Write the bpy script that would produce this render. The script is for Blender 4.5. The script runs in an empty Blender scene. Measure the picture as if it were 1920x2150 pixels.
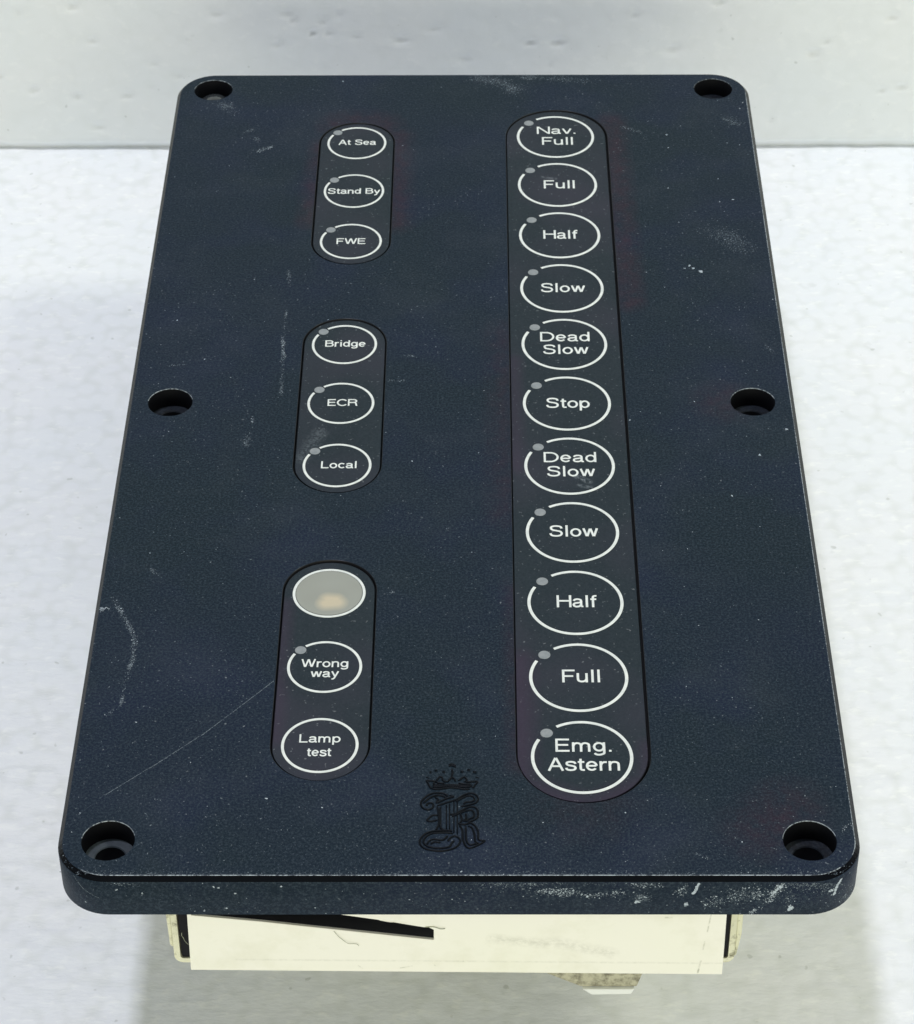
import bpy, bmesh, math, random
import numpy as np
from mathutils import Vector, Matrix
from mathutils.geometry import tessellate_polygon

MM = 0.001
C = bpy.context.scene.collection
scene = bpy.context.scene

# ------------------------------------------------------------------ camera
cam_data = bpy.data.cameras.new("camera")
cam = bpy.data.objects.new("camera", cam_data)
C.objects.link(cam)
cam_data.sensor_fit = 'HORIZONTAL'
cam_data.sensor_width = 36.0
cam_data.lens = 106.628
cam_data.clip_start = 0.02
cam_data.clip_end = 20.0
cam_data.dof.use_dof = True
cam_data.dof.focus_distance = 0.485
cam_data.dof.aperture_fstop = 150.0
CR = ((0.9999734339766619, 0.0011368488070343788, 0.007199924701864962),
      (0.0047888209663402405, 0.6422172697432831, -0.7665076944409857),
      (-0.005495319342396845, 0.7665218105300547, 0.6421947644189042))
M = Matrix(CR).to_4x4()
M.translation = Vector((1.155, -316.15, 332.876)) * MM
cam.matrix_world = M
scene.camera = cam

# ------------------------------------------------------------------ world, lamps, exposure
world = bpy.data.worlds.new("World")
scene.world = world
world.use_nodes = True
bg = world.node_tree.nodes['Background']
bg.inputs['Color'].default_value = (0.96, 0.99, 0.96, 1)
bg.inputs['Strength'].default_value = 0.42
scene.view_settings.view_transform = 'Standard'
scene.view_settings.look = 'None'
scene.view_settings.exposure = 0.0
scene.view_settings.gamma = 1.0

def area(name, loc, target, size, power, color, size_y=None):
    d = bpy.data.lights.new(name, 'AREA')
    d.energy = power; d.color = color; d.size = size
    if size_y:
        d.shape = 'RECTANGLE'; d.size_y = size_y
    o = bpy.data.objects.new(name, d); C.objects.link(o)
    o.location = loc
    o.rotation_euler = (Vector(target) - Vector(loc)).to_track_quat('-Z', 'Y').to_euler()
    return o
# ceiling lamp a little to the left, weaker lamp from the right, added soft fill light behind the camera
area("ceiling_lamp", (-0.24, 0.20, 1.60), (0, 0.1, 0), 0.045, 10.8, (0.86, 0.875, 1.0), 0.12)
area("side_lamp", (0.98, 0.16, 1.25), (0, 0.1, 0), 0.30, 7.2, (1.0, 1.0, 0.76))
area("front_fill", (0.10, -1.50, 0.30), (0, 0.0, 0), 0.9, 10.6, (1.0, 0.985, 0.70), 0.5)

# ------------------------------------------------------------------ node helpers
def mat(name):
    m = bpy.data.materials.new(name); m.use_nodes = True
    nt = m.node_tree
    return m, nt, nt.nodes['Principled BSDF']
def N(nt, t, **kw):
    n = nt.nodes.new(t)
    for k, v in kw.items():
        if k.startswith('i_'): n.inputs[int(k[2:])].default_value = v
        else: setattr(n, k, v)
    return n
def math_n(nt, op, a, b=None, clamp=False):
    n = N(nt, 'ShaderNodeMath', operation=op, use_clamp=clamp)
    for i, x in enumerate((a, b)):
        if x is None: continue
        if isinstance(x, (int, float)): n.inputs[i].default_value = x
        else: nt.links.new(x, n.inputs[i])
    return n.outputs[0]
def mix(nt, fac, a, b):
    n = N(nt, 'ShaderNodeMix', data_type='RGBA')
    for s, x in ((0, fac), (6, a), (7, b)):
        if isinstance(x, (int, float, tuple)): n.inputs[s].default_value = x
        else: nt.links.new(x, n.inputs[s])
    return n.outputs[2]
def noise(nt, vec, scale, detail=2, rough=.5):
    n = N(nt, 'ShaderNodeTexNoise')
    n.inputs['Scale'].default_value = scale; n.inputs['Detail'].default_value = detail
    n.inputs['Roughness'].default_value = rough
    nt.links.new(vec, n.inputs['Vector'])
    return n.outputs['Fac']
def ramp(nt, x, lo, hi, a=0.0, b=1.0):
    n = N(nt, 'ShaderNodeMapRange'); n.clamp = True
    n.inputs[1].default_value = lo; n.inputs[2].default_value = hi
    n.inputs[3].default_value = a; n.inputs[4].default_value = b
    nt.links.new(x, n.inputs[0]); return n.outputs[0]
def coords(nt, scale=(1000, 1000, 1000)):
    """object coordinates in millimetres"""
    tc = N(nt, 'ShaderNodeTexCoord'); mp = N(nt, 'ShaderNodeMapping')
    mp.inputs['Scale'].default_value = scale
    nt.links.new(tc.outputs['Object'], mp.inputs['Vector'])
    return mp.outputs[0]
def bump(nt, h, dist_mm, strength=1.0):
    b = N(nt, 'ShaderNodeBump'); b.inputs['Distance'].default_value = dist_mm * MM
    b.inputs['Strength'].default_value = strength
    nt.links.new(h, b.inputs['Height']); return b.outputs[0]

# capsule-shaped mark between two points: 1 inside, fading to 0 at the radius
def capsule_group():
    g = bpy.data.node_groups.new("mark_segment", 'ShaderNodeTree')
    for nm, st in (('P', 'NodeSocketVector'), ('A', 'NodeSocketVector'), ('AB', 'NodeSocketVector'),
                   ('InvL2', 'NodeSocketFloat'), ('R', 'NodeSocketFloat'), ('S', 'NodeSocketFloat'), ('Prev', 'NodeSocketFloat')):
        g.interface.new_socket(nm, in_out='INPUT', socket_type=st)
    g.interface.new_socket('Out', in_out='OUTPUT', socket_type='NodeSocketFloat')
    gi = g.nodes.new('NodeGroupInput'); go = g.nodes.new('NodeGroupOutput')
    def vm(op, *a):
        n = g.nodes.new('ShaderNodeVectorMath'); n.operation = op
        for i, x in enumerate(a):
            g.links.new(x, n.inputs[i] if op != 'SCALE' or i == 0 else n.inputs['Scale'])
        return n
    # the previous result is threaded through, which keeps the shader evaluating one mark at a time
    tiny = math_n(g, 'MULTIPLY', gi.outputs['Prev'], 1e-6)
    pp = g.nodes.new('ShaderNodeVectorMath'); pp.operation = 'ADD'
    g.links.new(gi.outputs['P'], pp.inputs[0]); g.links.new(tiny, pp.inputs[1])
    pa = vm('SUBTRACT', pp.outputs[0], gi.outputs['A']).outputs[0]
    dt = vm('DOT_PRODUCT', pa, gi.outputs['AB']).outputs['Value']
    t = math_n(g, 'MULTIPLY', dt, gi.outputs['InvL2'], True)
    q = vm('SCALE', gi.outputs['AB'], t).outputs[0]
    dd = vm('DISTANCE', pa, q).outputs['Value']
    r = math_n(g, 'DIVIDE', dd, gi.outputs['R'])
    k = math_n(g, 'SUBTRACT', 1.0, r, True)
    g.links.new(math_n(g, 'MAXIMUM', math_n(g, 'MULTIPLY', k, gi.outputs['S']), gi.outputs['Prev']), go.inputs[0])
    return g
CAPS = capsule_group()
def marks(nt, vec, segs):
    out = None
    for A, B, r, s in segs:
        n = N(nt, 'ShaderNodeGroup'); n.node_tree = CAPS
        A = Vector(A); AB = Vector(B) - A
        l2 = AB.length_squared
        n.inputs['A'].default_value = A; n.inputs['AB'].default_value = AB
        n.inputs['InvL2'].default_value = 1 / l2 if l2 > 1e-9 else 0
        n.inputs['R'].default_value = r; n.inputs['S'].default_value = s
        nt.links.new(vec, n.inputs['P'])
        if out is not None: nt.links.new(out, n.inputs['Prev'])
        out = n.outputs[0]
    return out

# ------------------------------------------------------------------ materials
# traced wear of the faceplate in millimetres: (from, to, radius, strength, soft/hard)
STROKES= [[[-66.08,56.78,0.0],[-62.9,50.25,0.0],0.45,0.5,"s"],[[-62.9,50.25,0.0],[-60.97,45.8,0.0],0.45,0.5,"s"],[[-60.97,45.8,0.0],[-60.66,40.93,0.0],0.45,0.5,"s"],[[-60.66,40.93,0.0],[-61.42,35.18,0.0],0.45,0.5,"s"],[[-61.42,35.18,0.0],[-61.7,28.15,0.0],0.35,0.3,"s"],[[-61.7,28.15,0.0],[-64.02,25.61,0.0],0.35,0.3,"s"],[[-34.72,34.68,0.0],[-47.17,20.34,0.0],0.16,0.55,"h"],[[-47.17,20.34,0.0],[-55.1,12.75,0.0],0.16,0.55,"h"],[[-55.1,12.75,0.0],[-62.31,6.21,0.0],0.16,0.55,"h"],[[-62.31,6.21,0.0],[-68.08,-0.62,0.0],0.2,0.25,"h"],[[-59.51,64.48,0.0],[-57.23,61.89,0.0],0.4,0.25,"s"],[[-68.25,53.25,0.0],[-67.43,53.5,0.0],0.5,0.9,"s"],[[-68.58,42.39,0.0],[-68.58,42.39,0.0],0.5,0.8,"s"],[[-48.49,209.15,0.0],[-45.39,211.26,0.0],0.6,0.6,"s"],[[-52.39,216.85,0.0],[-50.32,218.4,0.0],0.5,0.35,"s"],[[-49.4,215.16,0.0],[-48.55,213.14,-0.0],0.5,0.35,"s"],[[-57.99,229.56,0.0],[-54.82,226.08,0.0],1.6,0.35,"s"],[[-17.7,231.83,0.0],[-17.7,231.83,0.0],0.2,0.8,"h"],[[-39.03,161.77,0.0],[-38.45,157.11,0.0],0.4,0.4,"s"],[[-38.75,147.49,0.0],[-39.0,136.47,0.0],0.3,0.35,"s"],[[-38.94,136.79,-0.0],[-38.46,131.39,0.0],0.4,0.75,"s"],[[-38.65,131.39,0.0],[-38.28,117.78,0.0],0.4,0.3,"s"],[[-43.57,110.59,0.0],[-43.47,109.1,0.0],0.3,0.6,"s"],[[-43.82,105.86,0.0],[-44.46,101.78,0.0],0.7,0.35,"s"],[[-17.33,122.74,0.0],[-13.05,122.73,0.0],0.3,0.3,"s"],[[-13.59,131.32,0.0],[-11.7,131.0,0.0],0.4,0.3,"s"],[[-62.84,127.69,0.0],[-59.32,128.3,0.0],0.3,0.3,"s"],[[1.17,241.54,0.0],[7.65,239.01,0.0],2.2,0.33,"s"],[[7.65,239.01,0.0],[11.06,234.87,0.0],2.2,0.33,"s"],[[9.84,241.92,0.0],[27.12,239.76,0.0],1.2,0.3,"s"],[[34.92,219.44,0.0],[39.02,217.05,0.0],0.6,0.3,"s"],[[58.45,224.12,0.0],[61.9,219.33,0.0],1.5,0.25,"s"],[[51.29,179.48,0.0],[59.74,169.56,0.0],3,0.22,"s"],[[46.9,163.37,0.0],[46.9,163.37,0.0],0.35,0.9,"h"],[[47.7,162.48,0.0],[47.7,162.48,0.0],0.35,0.9,"h"],[[49.23,161.17,0.0],[49.23,161.17,0.0],0.4,0.9,"h"],[[45.85,162.35,0.0],[45.85,162.35,0.0],0.25,0.6,"h"],[[44.89,215.85,0.0],[44.89,215.85,0.0],0.3,0.7,"h"],[[62.69,106.63,0.0],[62.69,106.63,0.0],0.35,1,"h"],[[31.76,109.65,0.0],[31.76,109.65,0.0],0.3,0.6,"h"],[[61.17,134.29,0.0],[62.17,132.7,0.0],0.4,0.4,"s"],[[56.76,98.4,0.0],[56.76,98.4,0.0],0.3,0.6,"h"],[[-14.59,58.24,0.0],[-14.59,58.24,0.0],0.45,0.7,"s"],[[37.66,-7.39,0.0],[39.61,-8.62,0.0],0.35,0.3,"s"],[[62.38,-2.15,0.0],[63.42,-0.91,0.0],0.3,0.4,"s"],[[11.66,-13.0,-2.98],[15.04,-13.0,-3.36],0.9,0.75,"s"],[[15.04,-13.0,-3.36],[18.15,-13.0,-3.09],0.9,0.75,"s"],[[19.22,-13.0,-4.13],[25.69,-13.0,-3.25],0.7,0.5,"s"],[[26.9,-13.0,-0.95],[31.82,-13.0,-1.03],0.9,0.6,"s"],[[27.3,-13.0,-4.71],[30.14,-13.0,-4.33],1.1,0.5,"s"],[[27.85,-13.0,-5.48],[27.85,-13.0,-5.48],0.5,0.9,"h"],[[35.91,-13.0,-6.26],[35.91,-13.0,-6.26],0.4,0.9,"h"],[[19.48,-13.0,-4.25],[19.48,-13.0,-4.25],0.3,0.8,"h"],[[37.8,-13.0,-0.89],[37.43,-13.0,-2.48],0.3,1,"h"],[[37.43,-13.0,-2.48],[36.93,-13.0,-3.65],0.3,1,"h"],[[51.61,-13.0,-1.33],[49.31,-13.0,-5.49],1.0,0.75,"s"],[[51.52,-13.0,-1.66],[50.08,-13.0,-3.48],0.35,0.85,"h"],[[48.21,-13.0,-2.48],[47.02,-13.0,-4.82],1.2,0.5,"s"],[[46.01,-13.0,-3.15],[40.1,-13.0,-6.15],1.6,0.5,"s"],[[47.62,-13.0,-7.23],[46.62,-13.0,-8.51],0.5,0.9,"s"],[[53.57,-13.0,-6.66],[53.08,-13.0,-7.67],0.45,1,"h"],[[52.89,-13.0,-3.48],[52.7,-13.0,-5.49],1.2,0.3,"s"],[[50.7,-12.6,-0.61],[51.36,-12.6,-0.44],0.4,1,"h"],[[52.49,-12.6,-0.61],[52.49,-12.6,-0.61],0.4,1,"h"],[[35.83,-13.0,-6.49],[35.83,-13.0,-6.49],0.35,0.8,"h"],[[35.79,-13.0,-1.16],[34.76,-13.0,-3.15],0.8,0.5,"s"],[[-67.22,-13.0,-1.3],[-64.61,-13.0,-3.46],0.16,0.45,"h"],[[-64.61,-13.0,-3.46],[-61.57,-13.0,-4.8],0.16,0.45,"h"],[[-58.48,-13.0,-2.53],[-58.48,-13.0,-2.53],0.22,0.7,"h"],[[-54.35,-13.0,-3.53],[-54.35,-13.0,-3.53],0.22,0.7,"h"],[[-42.4,-13.0,-1.9],[-42.4,-13.0,-1.9],0.22,0.7,"h"],[[-41.62,-13.0,-2.13],[-41.62,-13.0,-2.13],0.22,0.7,"h"],[[-44.36,-13.0,-7.83],[-44.36,-13.0,-7.83],0.22,0.7,"h"],[[-38.89,-13.0,-3.47],[-38.89,-13.0,-3.47],0.22,0.7,"h"],[[-31.25,-13.0,-1.8],[-31.25,-13.0,-1.8],0.22,0.7,"h"],[[-64.45,-13.0,-6.58],[-64.45,-13.0,-6.58],0.22,0.7,"h"],[[-40.58,-13.0,-7.15],[-40.58,-13.0,-7.15],0.22,0.7,"h"],[[61.57,-11.37,-1.8],[60.85,-11.84,-3.11],0.33,1,"h"],[[60.85,-11.84,-3.11],[60.46,-12.05,-4.87],0.33,1,"h"],[[59.71,-12.39,-3.67],[60.18,-12.18,-3.66],0.35,1,"h"],[[65.18,-6.09,-8.1],[61.07,-11.7,-6.94],1.8,0.35,"s"]]
# engraved emblem lines, millimetres on the faceplate
CREST= [[[-6.64,7.7],[-5.7,7.46],[-4.31,7.7],[-3.15,7.86],[-1.99,7.7],[-0.83,7.45],[-0.02,7.54]],[[-7.47,9.64],[-7.11,8.67],[-6.63,7.62]],[[1.38,9.31],[0.79,8.34],[0.44,7.7]],[[-7.47,9.56],[-6.77,9.48],[-6.07,9.31],[-6.18,8.67],[-5.25,8.51]],[[1.38,9.31],[0.1,9.23],[-0.72,9.15]],[[-5.73,9.48],[-5.27,10.37],[-4.8,10.29],[-4.68,9.64],[-4.33,9.31],[-3.75,9.31]],[[-3.75,9.31],[-3.29,10.12],[-2.82,10.12],[-2.47,9.31]],[[-2.0,9.47],[-1.3,10.2],[-0.84,10.29],[-0.6,9.64],[-0.95,9.15]],[[-5.96,9.48],[-5.49,8.99],[-4.32,8.83]],[[-2.0,8.91],[-0.83,8.66],[0.1,8.66]],[[-3.12,12.24],[-3.0,11.43],[-3.11,10.77],[-3.17,9.8]],[[-3.66,13.14],[-3.13,13.26],[-2.48,12.86]],[[-6.41,8.18],[-5.48,8.1],[-3.16,8.34],[-0.83,8.1],[0.33,8.26]],[[-6.97,11.46],[-6.62,11.49]],[[-6.1,11.88],[-5.63,11.92]],[[-4.76,11.62],[-4.29,11.49]],[[-1.66,11.65],[-1.13,11.62]],[[-0.49,12.04],[0.03,11.98]],[[0.5,11.55],[1.09,11.42]],[[-7.54,10.37],[-7.01,10.13]],[[0.97,10.32],[1.49,10.15]],[[-3.72,5.77],[-4.42,6.41],[-5.46,6.62],[-6.62,6.38],[-7.54,5.61],[-8.33,4.34],[-7.96,3.06],[-7.04,2.67],[-6.35,3.14],[-6.24,3.94],[-6.71,4.26],[-7.34,3.94],[-7.22,3.46]],[[-3.83,5.29],[-4.76,5.93],[-5.69,6.01],[-6.61,5.61],[-7.3,4.97],[-7.92,4.18]],[[-6.03,5.61],[-5.45,5.13],[-5.67,4.26],[-4.75,4.81],[-3.72,5.37],[-2.79,5.69],[-3.49,6.01]],[[-5.55,3.62],[-3.71,4.41],[-2.44,4.97],[-1.29,5.93],[-0.25,6.46],[0.68,6.38],[1.31,5.61],[1.25,4.65],[0.68,4.09],[-0.71,3.62],[-1.51,3.38]],[[-2.44,4.49],[-1.29,5.37],[-0.36,5.9],[0.5,5.74],[0.73,4.97],[0.21,4.52],[-0.71,4.41],[-1.11,3.93]],[[-5.55,3.38],[-5.3,1.8],[-5.22,-0.56],[-5.72,-1.97]],[[-5.03,3.38],[-4.99,-1.03],[-4.69,-1.81],[-4.23,-2.05]],[[-3.99,3.78],[-3.95,-1.81]],[[-3.48,3.94],[-3.41,-2.13]],[[-2.73,4.57],[-2.69,-2.75]],[[-2.15,4.89],[-2.12,-3.06]],[[-5.41,1.32],[-6.33,1.32],[-7.23,0.22],[-6.43,-0.06],[-5.51,0.3]],[[-3.34,1.56],[-2.43,1.72],[-1.05,2.74],[0.1,3.33],[1.02,3.06],[1.34,2.11],[1.25,0.85],[0.33,0.06],[-0.35,-0.25]],[[-3.11,1.09],[-1.97,1.72],[-0.59,2.4],[0.27,2.51],[0.7,1.79],[0.56,0.93],[-0.24,0.45],[-0.76,-0.09]],[[-1.62,1.79],[-1.39,0.22],[-1.84,-0.56],[-0.81,-0.75],[0.1,-0.41],[0.91,-1.19],[1.36,-2.44],[1.47,-4.23],[2.61,-4.5]],[[-0.7,1.79],[-0.64,0.85],[-1.1,-0.09]],[[-0.35,-1.11],[0.33,-1.5],[0.73,-2.91],[0.9,-4.61],[1.47,-5.08]],[[-1.78,-0.88],[-1.26,-2.13],[-1.14,-4.3],[-0.12,-6.18],[2.55,-4.64]],[[-0.7,-1.19],[-0.63,-4.15],[-0.0,-5.41],[1.24,-5.0]],[[-2.98,-2.36],[-3.55,-2.13],[-6.06,-2.28],[-7.65,-3.06],[-8.4,-4.61],[-7.83,-6.0],[-6.46,-6.61],[-4.42,-6.77],[-2.39,-6.0],[-1.62,-4.61],[-1.94,-3.76],[-2.63,-3.45],[-3.31,-3.84],[-3.7,-4.61]],[[-2.86,-2.83],[-4.0,-2.63],[-6.05,-2.75],[-7.19,-3.37],[-7.79,-4.61],[-7.15,-5.69],[-5.33,-6.18],[-3.52,-5.88],[-3.07,-5.07],[-2.62,-4.46]],[[-7.16,-5.3],[-6.88,-4.61],[-6.04,-4.15],[-4.67,-4.33],[-4.1,-3.91],[-3.77,-3.29]],[[-6.59,-5.23],[-5.92,-4.76],[-4.89,-4.92]]]

def plate_material(name, region):
    m, nt, b = mat(name)
    P = coords(nt)
    fine = noise(nt, P, 1.55, 1, .5)
    sp = ramp(nt, fine, .71, .77)
    patch = ramp(nt, noise(nt, P, .025, 3, .6), .40, .68)
    wear = math_n(nt, 'MULTIPLY', sp, math_n(nt, 'ADD', math_n(nt, 'MULTIPLY', patch, .30), .03))
    # faint hazy film of handling, patchy
    film = math_n(nt, 'MULTIPLY', ramp(nt, noise(nt, P, .045, 5, .7), .50, .72), .014)
    wear = math_n(nt, 'ADD', wear, film)
    # base colour: bluish black with slow variation
    big = noise(nt, P, .018, 2, .5)
    base = mix(nt, ramp(nt, big, .38, .62), (0.0022, 0.0105, 0.0190, 1), (0.0030, 0.0098, 0.0245, 1))
    edgeblue = ramp(nt, noise(nt, P, .05, 2, .5), .48, .68, 0, .6)
    base = mix(nt, edgeblue, base, (.0035, .0095, .034, 1))
    grain = ramp(nt, noise(nt, P, 2.2, 3, .8), .46, .65)
    base = mix(nt, math_n(nt, 'MULTIPLY', grain, .9), base, (0.027, 0.042, 0.060, 1))
    # reddish discolouration round some pods
    red = marks(nt, P, [((0, -50, 0), (0, -50, 0), 1, 0)] if region == 'side' else [((-29, 220, 0), (-22, 220, 0), 8, .9), ((-17, 216, 0), (-16.5, 180, 0), 5, .7),
                        ((32.5, 222, 0), (33.5, 150, 0), 4.5, .8), ((-34.5, 212, 0), (-36, 180, 0), 3.5, .6),
                        ((20, 4, 0), (20, 4.1, 0), 12, .35), ((8, 12, 0), (8, 60, 0), 3, .4), ((51, 116, 0), (51, 115, 0), 8, .6),
                        ((54, 3, 0), (49, -2, 0), 9, .6), ((6.5, 140, 0), (6.5, 80, 0), 5, .4)])
    red = math_n(nt, 'MULTIPLY', ramp(nt, red, .0, .6), ramp(nt, noise(nt, P, .35, 3, .6), .25, .7))
    base = mix(nt, math_n(nt, 'MULTIPLY', red, .38), base, (0.052, 0.015, 0.026, 1))
    col = mix(nt, wear, base, (0.50, 0.55, 0.60, 1))
    nt.links.new(col, b.inputs['Base Color'])
    b.inputs['Roughness'].default_value = .52
    b.inputs['Specular IOR Level'].default_value = .13
    h = math_n(nt, 'ADD', noise(nt, P, 1.9, 3, .65), math_n(nt, 'MULTIPLY', noise(nt, P, .7, 2, .5), .5))
    nt.links.new(bump(nt, h, .14, .55), b.inputs['Normal'])
    return m

def simple(name, col, rough=.5, spec=.5, bump_sc=None, bump_d=.05, var=None, var_sc=.05):
    m, nt, b = mat(name)
    P = coords(nt)
    if var:
        c = mix(nt, ramp(nt, noise(nt, P, var_sc, 4, .6), .35, .65), (*col, 1), (*var, 1))
        nt.links.new(c, b.inputs['Base Color'])
    else:
        b.inputs['Base Color'].default_value = (*col, 1)
    b.inputs['Roughness'].default_value = rough
    b.inputs['Specular IOR Level'].default_value = spec
    if bump_sc:
        nt.links.new(bump(nt, noise(nt, P, bump_sc, 3, .6), bump_d, .6), b.inputs['Normal'])
    return m

M_plate = plate_material("textured_black_plastic", "top")
M_side = plate_material("scuffed_black_plastic", "side")
M_chamfer = simple("darkened_chamfer", (.0008, .0016, .0035), .22, .12, 1.2, .05)  # near-black colour stands for the dark reflection along the chamfer
M_membrane = None
def worn_lit_edge_material():  # wear on the front edge; painted highlight on right edge and hole rims
    m, nt, b = mat("worn_lit_edge")
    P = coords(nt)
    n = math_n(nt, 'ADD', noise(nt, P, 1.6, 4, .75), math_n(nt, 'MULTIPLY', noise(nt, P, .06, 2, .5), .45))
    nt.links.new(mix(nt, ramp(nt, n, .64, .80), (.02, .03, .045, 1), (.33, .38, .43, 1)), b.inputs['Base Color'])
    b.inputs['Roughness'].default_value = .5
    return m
M_edge = worn_lit_edge_material()
M_ledge_dark = simple("dark_bore_ledge", (.004, .006, .011), .55, .3, 1.5, .25, (.014, .02, .03), .9)
def membrane():
    m, nt, b = mat("matt_membrane_foil")
    P = coords(nt)
    base = mix(nt, ramp(nt, noise(nt, P, 2.5, 2, .6), .35, .65), (0.0095, 0.0180, 0.0260, 1), (0.017, 0.027, 0.037, 1))
    base = mix(nt, ramp(nt, noise(nt, P, .03, 2, .6), .45, .75), base, (0.030, 0.031, 0.048, 1))
    base = mix(nt, math_n(nt, 'MULTIPLY', ramp(nt, noise(nt, P, 1.7, 1, .5), .70, .78), .25), base, (.4, .42, .45, 1))
    # purple cast along the rim of the tall strip's foot and scuffs
    pur = marks(nt, P, [((9, 6, 0), (9, 40, 0), 4, .8), ((10, 8, 0), (20, 3.5, 0), 4.5, .8), ((20, 3.5, 0), (30, 9, 0), 4, .8),
                        ((30, 9, 0), (30.8, 18, 0), 3, .6), ((-34, 20, 0), (-34, 55, 0), 2.5, .6), ((9, 130, 0), (9, 95, 0), 2.5, .5)])
    base = mix(nt, math_n(nt, 'MULTIPLY', pur, .5), base, (0.055, 0.026, 0.062, 1))
    sc = marks(nt, P, [((20.5, 92.2, 0), (23, 90.5, 0), .9, .8), ((21, 89.3, 0), (23.3, 88.7, 0), .7, .6), ((25.6, 50.2, 0), (27.6, 50, 0), .3, .9),
                       ((16, 198.5, 0), (19, 197.8, 0), .6, .5), ((-34, 36.7, 0), (-32.6, 38.4, 0), .3, .5), ((-30, 106, 0), (-33, 98, 0), 2.2, .3)])
    sc = math_n(nt, 'MULTIPLY', sc, ramp(nt, noise(nt, P, 2, 2, .6), .4, .6))
    base = mix(nt, math_n(nt, 'MULTIPLY', sc, .5), base, (.4, .45, .5, 1))
    nt.links.new(base, b.inputs['Base Color'])
    b.inputs['Roughness'].default_value = .5
    b.inputs['Specular IOR Level'].default_value = .17
    nt.links.new(bump(nt, noise(nt, P, 3.5, 2, .6), .03, .5), b.inputs['Normal'])
    return m
M_membrane = membrane()
M_print = simple("white_screen_print", (.74, .77, .76), .5, .4, 3, .02, (.62, .66, .66), .8)
M_dot = simple("grey_led_window", (.20, .225, .245), .4, .5, 2, .02, (.26, .28, .30), 1.2)
M_dark = simple("dark_cavity", (.004, .004, .006), .6, .2)
M_bore = simple("black_bore_plastic", (.0025, .003, .005), .7, .12, 2, .05)
M_ledge = simple("pale_bore_ledge", (.030, .042, .055), .5, .5, 1.5, .08, (.055, .07, .085), .7)  # paler ledge tone, near left bore only
M_gloss = simple("glossy_black_edge", (.0015, .003, .006), .28, .3)

def lamp_window():
    m, nt, b = mat("translucent_lamp_window")
    P = coords(nt)
    nz = N(nt, 'ShaderNodeTexNoise'); nz.inputs['Scale'].default_value = .8
    nt.links.new(P, nz.inputs['Vector'])
    s1 = marks(nt, P, [((-26.6, 55.2, 0), (-24.5, 55.4, 0), 2.6, 1.0), ((-26.3, 56.4, 0), (-24.8, 56.2, 0), 2.4, .9)])
    s = ramp(nt, s1, .12, .75)
    col = mix(nt, s, (.26, .27, .245, 1), (.52, .45, .33, 1))
    col = mix(nt, ramp(nt, noise(nt, P, .12, 1, .5), .3, .7, 0, .35), col, (.33, .35, .33, 1))
    nt.links.new(col, b.inputs['Base Color']); b.inputs['Roughness'].default_value = .35
    return m
M_window = lamp_window()
M_relief = simple('smooth_black_relief', (.0008, .0024, .0055), .38, .10)  # base darker than the plate, standing in for the ridges' dark reflections

def cream_material():
    m, nt, b = mat("cream_painted_metal")
    P = coords(nt)
    c = mix(nt, ramp(nt, noise(nt, P, .025, 2, .5), .35, .65), (.85, .84, .73, 1), (.86, .84, .77, 1))
    # greenish grey stain, grime streaks and scratches
    st = math_n(nt, 'MULTIPLY', ramp(nt, noise(nt, P, .07, 5, .65), .50, .72), .30)
    c = mix(nt, st, c, (.55, .54, .36, 1))
    gr = marks(nt, P, [((40.6, -10, -12), (40.2, -10, -16.5), .2, .6), ((39.9, -10, -19), (39.7, -10, -21), .2, .7), ((39.5, -10, -24), (39.1, -10, -27), .25, .9),
                       ((-40, -10, -23.6), (43, -10, -24.6), .35, .25), ((-12, -10, -25.8), (-10, -10, -25.3), .2, .6),
                       ((-18.5, -10, -25.9), (-19.2, -10, -25.2), .2, .5), ((33, -10, -12.9), (34, -10, -12.9), .3, .5),
                       ((4, -10, -18.3), (13, -10, -19.5), 1.6, .35), ((14, -10, -19), (24, -10, -22), 1.8, .3)])
    gr = math_n(nt, 'MULTIPLY', gr, ramp(nt, noise(nt, P, .9, 3, .7), .35, .6))
    c = mix(nt, math_n(nt, 'MULTIPLY', gr, .8), c, (.20, .20, .12, 1))
    dots = ramp(nt, noise(nt, P, .55, 2, .6), .75, .80)
    c = mix(nt, math_n(nt, 'MULTIPLY', dots, .35), c, (.3, .3, .22, 1))
    nt.links.new(c, b.inputs['Base Color'])
    b.inputs['Roughness'].default_value = .42
    nt.links.new(bump(nt, noise(nt, P, .6, 3, .5), .05, .4), b.inputs['Normal'])
    return m
M_cream = cream_material()
def grime_material(name, dirt_lo, dirt_hi, clean, dirt):
    m, nt, b = mat(name)
    P = coords(nt)
    n = ramp(nt, noise(nt, P, .55, 5, .7), dirt_lo, dirt_hi)
    nt.links.new(mix(nt, n, (*clean, 1), (*dirt, 1)), b.inputs['Base Color'])
    b.inputs['Roughness'].default_value = .7
    nt.links.new(bump(nt, noise(nt, P, 1.2, 4, .7), .25, .8), b.inputs['Normal'])
    return m
M_grime = grime_material("grimy_cream_flange", .52, .74, (.74, .73, .56), (.16, .15, .09))
M_bracket = grime_material("grimy_tan_bracket", .42, .70, (.50, .48, .36), (.10, .09, .06))
M_pad = simple("white_foot_pad", (.82, .84, .84), .6, .3)
M_fibre = simple("grey_lint", (.36, .38, .28), .9, .1)

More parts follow.
